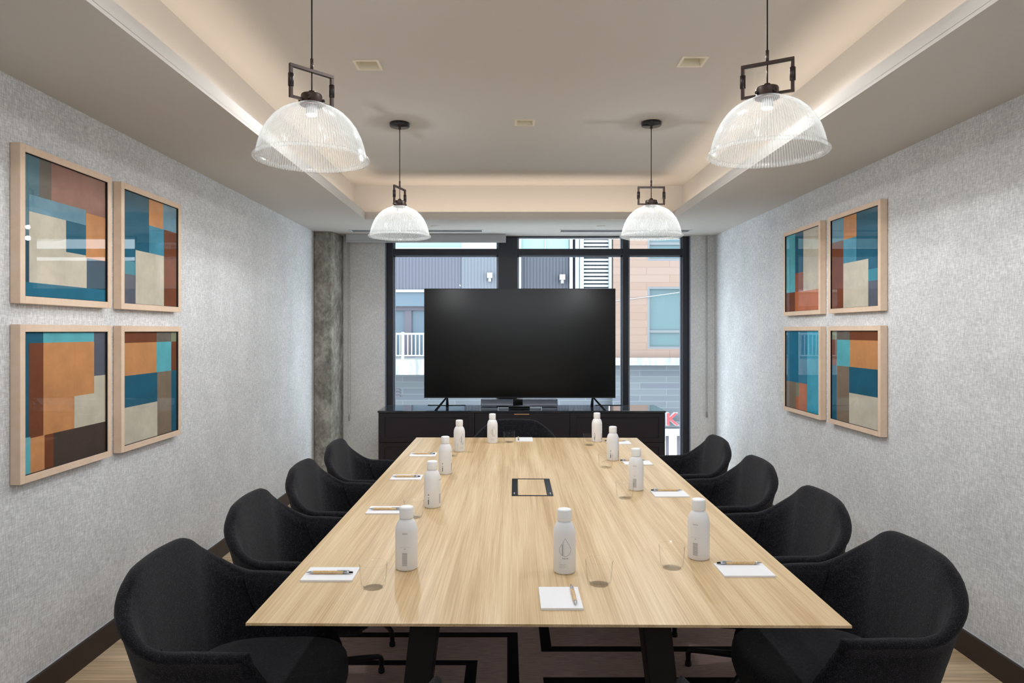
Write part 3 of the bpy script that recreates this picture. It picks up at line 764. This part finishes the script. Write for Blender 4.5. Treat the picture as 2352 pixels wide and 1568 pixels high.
PW, PH, PT = .148, .108, .006
pad0 = MB().box(-PW/2, PW/2, -PH/2, PH/2, 0, PT).build('notepad', M['paper'], bevel=.0005)
def make_pen():
    t = thing('pen', '', 'pen', (0,0,0), 0, 'bamboo ballpoint pens on the notepads')
    def seg(nm, prof, mt, par=t):
        rr = [[(x, r*math.cos(2*PI*i/14), .0048+r*math.sin(2*PI*i/14)) for i in range(14)] for x, r in prof]
        return MB().rings(rr, 0, True, True).build(nm, mt, par)
    seg('barrel', [(-.048,.0046),(-.045,.0048),(.038,.0048),(.04,.0046)], M['bamboo'])
    seg('tip', [(-.068,.0009),(-.064,.0016),(-.055,.0038),(-.048,.0045)], M['silver'])
    seg('collar', [(.04,.0046),(.056,.0046),(.057,.004)], M['silver'])
    seg('button', [(.057,.0028),(.066,.0028),(.0675,.002)], M['rubber'])
    MB().box(.022, .058, -.0015, .0015, .0095, .0108).box(.052, .058, -.0015, .0015, .008, .0095).build('clip', M['silver'], t)
    return t
pen0 = make_pen()
PDS = [(-.513,2.025,.00,'pad of the nearest left setting', -.515,2.02,0),
       (-.475,2.750,.00,'pad of the second setting on the left side', -.477,2.742,0),
       (-.485,3.365,.00,'pad of the third setting on the left side', -.487,3.357,0),
       (-.480,3.985,.00,'pad of the farthest left setting', -.480,3.98,0),
       (.700,2.060,.00,'pad of the nearest right setting', .700,2.102,PI),
       (.705,3.025,.00,'pad of the second setting on the right side', .700,3.065,PI),
       (.698,3.735,.00,'pad of the third setting on the right side', .680,3.775,PI),
       (.705,4.410,.00,'pad of the farthest right setting', .690,4.448,PI),
       (.140,1.845,PI/2,'pad at the near head of the table', .176,1.850,PI/2),
       (.112,4.545,PI/2,'pad at the far head of the table', .073,4.545,-PI/2)]
for i, (x, y, a, lb, px, py, pa) in enumerate(PDS):
    o = pad0 if i == 0 else pad0.copy()
    if i: COL.objects.link(o)
    o.location = (x, y, TH); o.rotation_euler = (0,0,a)
    tag(o, 'white note'+lb, 'notepad', 'white notepads on the table')
    put(pen0, i == 0, (px, py, TH+PT), pa, 'bamboo pen lying on the note'+lb)

# ------------------------------------------------------------------ outside: buildings across the street
def siding(name, c0, c1, pitch):
    m = mat(name, rough=.55, spec=.3); wv = nd(m, 'ShaderNodeTexWave', bands_direction='X'); wv.inputs['Scale'].default_value = 2*PI/pitch/20*1.0; wv.inputs['Distortion'].default_value = 0
    lk(m, coords(m, (1,1,1)), wv.inputs['Vector']); base(m, ramp(m, wv.outputs['Fac'], [(.25, c0), (.75, c1)])); bump(m, wv.outputs['Fac'], .5, .02); return m
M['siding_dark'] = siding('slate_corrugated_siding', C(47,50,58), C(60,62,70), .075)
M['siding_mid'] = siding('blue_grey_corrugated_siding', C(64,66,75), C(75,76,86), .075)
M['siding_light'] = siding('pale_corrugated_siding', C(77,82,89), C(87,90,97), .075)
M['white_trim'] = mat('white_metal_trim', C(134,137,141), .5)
M['ext_glass_teal'] = mat('pale_teal_glazing', C(104,126,126), .35, spec=.4)
M['ext_glass_blue'] = mat('blue_glazing', C(67,82,94), .35, spec=.4)
M['ext_glass_green'] = mat('green_blue_glazing', C(61,82,86), .35, spec=.4)
M['ext_frame'] = mat('grey_window_frame', C(81,85,88), .5)
M['mull_dark'] = mat('mauve_window_frame', C(67,64,74), .5)
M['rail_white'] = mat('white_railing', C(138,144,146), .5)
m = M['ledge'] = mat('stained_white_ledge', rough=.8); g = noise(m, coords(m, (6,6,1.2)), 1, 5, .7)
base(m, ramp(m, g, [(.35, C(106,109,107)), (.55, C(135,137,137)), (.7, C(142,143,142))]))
m = M['peach'] = mat('peach_plank_cladding', rough=.7)
br = nd(m, 'ShaderNodeTexBrick'); br.offset = .5
for k, v in (('Scale', 1), ('Mortar Size', .006), ('Brick Width', 1.05), ('Row Height', .17)): br.inputs[k].default_value = v
br.inputs['Color1'].default_value = C(108,88,76); br.inputs['Color2'].default_value = C(112,94,84); br.inputs['Mortar'].default_value = C(98,78,67)
lk(m, coords(m, (1,1,1), (PI/2,0,0)), br.inputs['Vector']); base(m, br.outputs['Color'])
m = M['grey_brick'] = mat('blue_grey_block_wall', rough=.8)
br = nd(m, 'ShaderNodeTexBrick'); br.offset = .5
for k, v in (('Scale', 1), ('Mortar Size', .008), ('Brick Width', 1.2), ('Row Height', .14)): br.inputs[k].default_value = v
br.inputs['Color1'].default_value = C(72,76,82); br.inputs['Color2'].default_value = C(80,85,88); br.inputs['Mortar'].default_value = C(90,96,99)
lk(m, coords(m, (1,1,1), (PI/2,0,0)), br.inputs['Vector']); base(m, br.outputs['Color'])
M['pale_bounce_concrete'] = mat('pale_bounce_concrete', C(190,192,194), .9)  # pale concrete tone, set bright to bounce skylight up onto the soffit
Y0 = 16.0
t = thing('apartment_building', 'grey metal clad building with balcony and louvres across the street, behind the television', 'building', (-1, Y0, -4))
def part(nm, mt, boxes, par=t, **k):
    b = MB()
    for q in boxes: b.box(*q)
    return at(b.build(nm, mt, par, **k))
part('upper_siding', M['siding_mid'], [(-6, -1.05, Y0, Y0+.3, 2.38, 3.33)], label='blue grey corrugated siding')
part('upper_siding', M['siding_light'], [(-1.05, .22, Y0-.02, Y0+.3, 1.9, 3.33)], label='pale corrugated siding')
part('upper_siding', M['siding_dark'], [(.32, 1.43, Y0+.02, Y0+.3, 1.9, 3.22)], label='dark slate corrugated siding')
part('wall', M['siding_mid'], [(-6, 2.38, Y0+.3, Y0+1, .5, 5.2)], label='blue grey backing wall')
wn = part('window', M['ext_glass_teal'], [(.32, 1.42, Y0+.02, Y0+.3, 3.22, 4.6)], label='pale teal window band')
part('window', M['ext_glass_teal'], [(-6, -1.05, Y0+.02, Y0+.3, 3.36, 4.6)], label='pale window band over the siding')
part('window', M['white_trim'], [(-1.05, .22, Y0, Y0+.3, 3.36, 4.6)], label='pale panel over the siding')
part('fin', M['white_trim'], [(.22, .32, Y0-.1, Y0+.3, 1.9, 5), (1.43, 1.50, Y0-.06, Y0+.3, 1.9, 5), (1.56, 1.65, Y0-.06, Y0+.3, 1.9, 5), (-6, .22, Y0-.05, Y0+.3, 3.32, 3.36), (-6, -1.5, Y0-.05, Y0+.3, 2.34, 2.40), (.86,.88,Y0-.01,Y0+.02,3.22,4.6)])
lv = MB(); z = 1.95
while z < 4.9:
    lv.hexa([(1.74, Y0-.05, z), (2.32, Y0-.05, z), (2.32, Y0+.08, z+.03), (1.74, Y0+.08, z+.03)], [(1.74, Y0-.05, z+.05), (2.32, Y0-.05, z+.05), (2.32, Y0+.08, z+.08), (1.74, Y0+.08, z+.08)]); z += .085
at(lv.build('louvre_slats', M['white_trim'], t))
part('louvre_backing', M['siding_light'], [(1.74, 2.32, Y0+.08, Y0+.3, 1.9, 5)])
part('louvre_frame', M['white_trim'], [(1.66, 1.74, Y0-.16, Y0+.2, 1.9, 5), (2.32, 2.38, Y0-.16, Y0+.2, 1.9, 5)])
part('panel_band', M['ext_glass_blue'], [(-6, -1.5, Y0+.02, Y0+.3, 2.02, 2.34)], label='pale blue panel band')
part('balcony_glazing', M['ext_glass_blue'], [(-6, -1.0, Y0+.25, Y0+.32, .5, 2.0)])
part('balcony_frame', M['mull_dark'], [(-2.38, -2.22, Y0+.18, Y0+.25, .5, 2.0), (-6, -1, Y0+.15, Y0+.25, 1.93, 2.02), (-3.6,-3.5,Y0+.18,Y0+.25,.5,2.0)])
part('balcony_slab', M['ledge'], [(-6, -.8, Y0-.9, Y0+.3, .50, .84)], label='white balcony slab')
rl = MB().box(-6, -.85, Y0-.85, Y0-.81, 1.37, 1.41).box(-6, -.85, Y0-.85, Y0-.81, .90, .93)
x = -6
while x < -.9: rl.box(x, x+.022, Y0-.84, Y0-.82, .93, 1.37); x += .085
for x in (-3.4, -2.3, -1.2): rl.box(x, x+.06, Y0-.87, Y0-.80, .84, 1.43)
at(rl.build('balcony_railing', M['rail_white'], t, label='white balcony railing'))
part('ground_floor_wall', M['grey_brick'], [(-6, 2.38, Y0, Y0+.5, -4, .5)], label='blue grey block wall')
part('vent', M['mull_dark'], [(-2.55, -2.46, Y0-.03, Y0, -.06+i*.07, -.02+i*.07) for i in range(3)])
for x, z, nm in ((-.46, 2.66, 'wall lamp'), (1.2, 2.62, 'dark wall lamp')):
    part('wall_lamp', M['white_trim'], [(x, x+.12, Y0-.14, Y0+.02, z, z+.12), (x+.03, x+.09, Y0-.10, Y0+.02, z-.08, z)])
t2 = thing('clad_building', 'peach plank clad building with green glazed window, seen through the right window', 'building', (4, Y0-.4, -4))
Y1 = Y0-.25
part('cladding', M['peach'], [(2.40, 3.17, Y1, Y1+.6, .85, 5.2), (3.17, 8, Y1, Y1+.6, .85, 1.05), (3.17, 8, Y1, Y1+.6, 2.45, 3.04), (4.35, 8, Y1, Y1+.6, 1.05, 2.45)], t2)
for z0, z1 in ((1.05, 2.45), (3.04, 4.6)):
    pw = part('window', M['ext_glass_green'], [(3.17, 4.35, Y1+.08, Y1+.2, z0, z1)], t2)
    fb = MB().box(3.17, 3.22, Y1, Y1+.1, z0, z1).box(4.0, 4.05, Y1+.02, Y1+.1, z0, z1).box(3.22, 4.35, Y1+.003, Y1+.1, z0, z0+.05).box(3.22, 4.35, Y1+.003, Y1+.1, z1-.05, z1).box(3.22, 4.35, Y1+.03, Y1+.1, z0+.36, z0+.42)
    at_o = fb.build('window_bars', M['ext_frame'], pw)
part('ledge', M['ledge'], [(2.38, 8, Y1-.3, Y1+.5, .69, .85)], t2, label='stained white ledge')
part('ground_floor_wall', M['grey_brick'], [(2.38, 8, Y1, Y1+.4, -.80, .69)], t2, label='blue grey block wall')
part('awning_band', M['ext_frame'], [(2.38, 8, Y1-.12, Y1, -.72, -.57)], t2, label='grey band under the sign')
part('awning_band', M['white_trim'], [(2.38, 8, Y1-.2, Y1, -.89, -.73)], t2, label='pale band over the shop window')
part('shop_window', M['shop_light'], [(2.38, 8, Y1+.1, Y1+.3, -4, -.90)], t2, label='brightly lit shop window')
part('shop_frame', M['mull_dark'], [(3.60, 3.66, Y1+.02, Y1+.1, -4, -.90), (3.86, 3.98, Y1+.02, Y1+.1, -4, -.92), (4.6, 4.66, Y1+.02, Y1+.1, -4, -.90)], t2)
# red letter sign
cu = bpy.data.curves.new('letter', 'FONT'); cu.body = 'K'; cu.size = .48; cu.extrude = .03; cu.offset = .014; cu.align_x = 'CENTER'
o = bpy.data.objects.new('letter', cu); COL.objects.link(o); bpy.context.view_layer.update()
me = bpy.data.meshes.new_from_object(o.evaluated_get(bpy.context.evaluated_depsgraph_get())); bpy.data.objects.remove(o)
def K(name, me, mt, scale, y, off=0):
    me = me.copy(); me.materials.clear(); me.materials.append(mt)
    xs = [v.co.x for v in me.vertices]; ys = [v.co.y for v in me.vertices]; cx = (min(xs)+max(xs))/2; cy = (min(ys)+max(ys))/2
    for v in me.vertices: v.co = Vector(((v.co.x-cx)*scale[0], -v.co.z+y, (v.co.y-cy)*scale[1]))
    ob = bpy.data.objects.new(name, me); COL.objects.link(ob); return ob
ts = thing('sign_letter', 'red letter K of a shop sign with a white edge, seen right of the sideboard', 'sign', (3.685, Y1-.24, -.508))
a = K('letter_edge', me, M['white_trim'], (.95, .83), .03); a.parent = ts
cu2 = bpy.data.curves.new('letter', 'FONT'); cu2.body = 'K'; cu2.size = .48; cu2.extrude = .03; cu2.offset = -.002; cu2.align_x = 'CENTER'
o = bpy.data.objects.new('letter', cu2); COL.objects.link(o); bpy.context.view_layer.update()
me2 = bpy.data.meshes.new_from_object(o.evaluated_get(bpy.context.evaluated_depsgraph_get())); bpy.data.objects.remove(o)
a = K('letter_face', me2, M['sign_red'], (.93, .81), -.02); a.parent = ts
struct(MB().box(-14, 16, 7.4, 22, -4.1, -4).build('street_ground', M['pale_bounce_concrete']))
at(MB().tube([(2.41,Y1-.02,2.13),(2.74,Y1-.02,2.17),(3.3,Y1-.02,2.24),(3.87,Y1-.02,2.32),(4.6,Y1-.02,2.43)], .009, 6).build('facade_cable', M['white_trim'], t2))
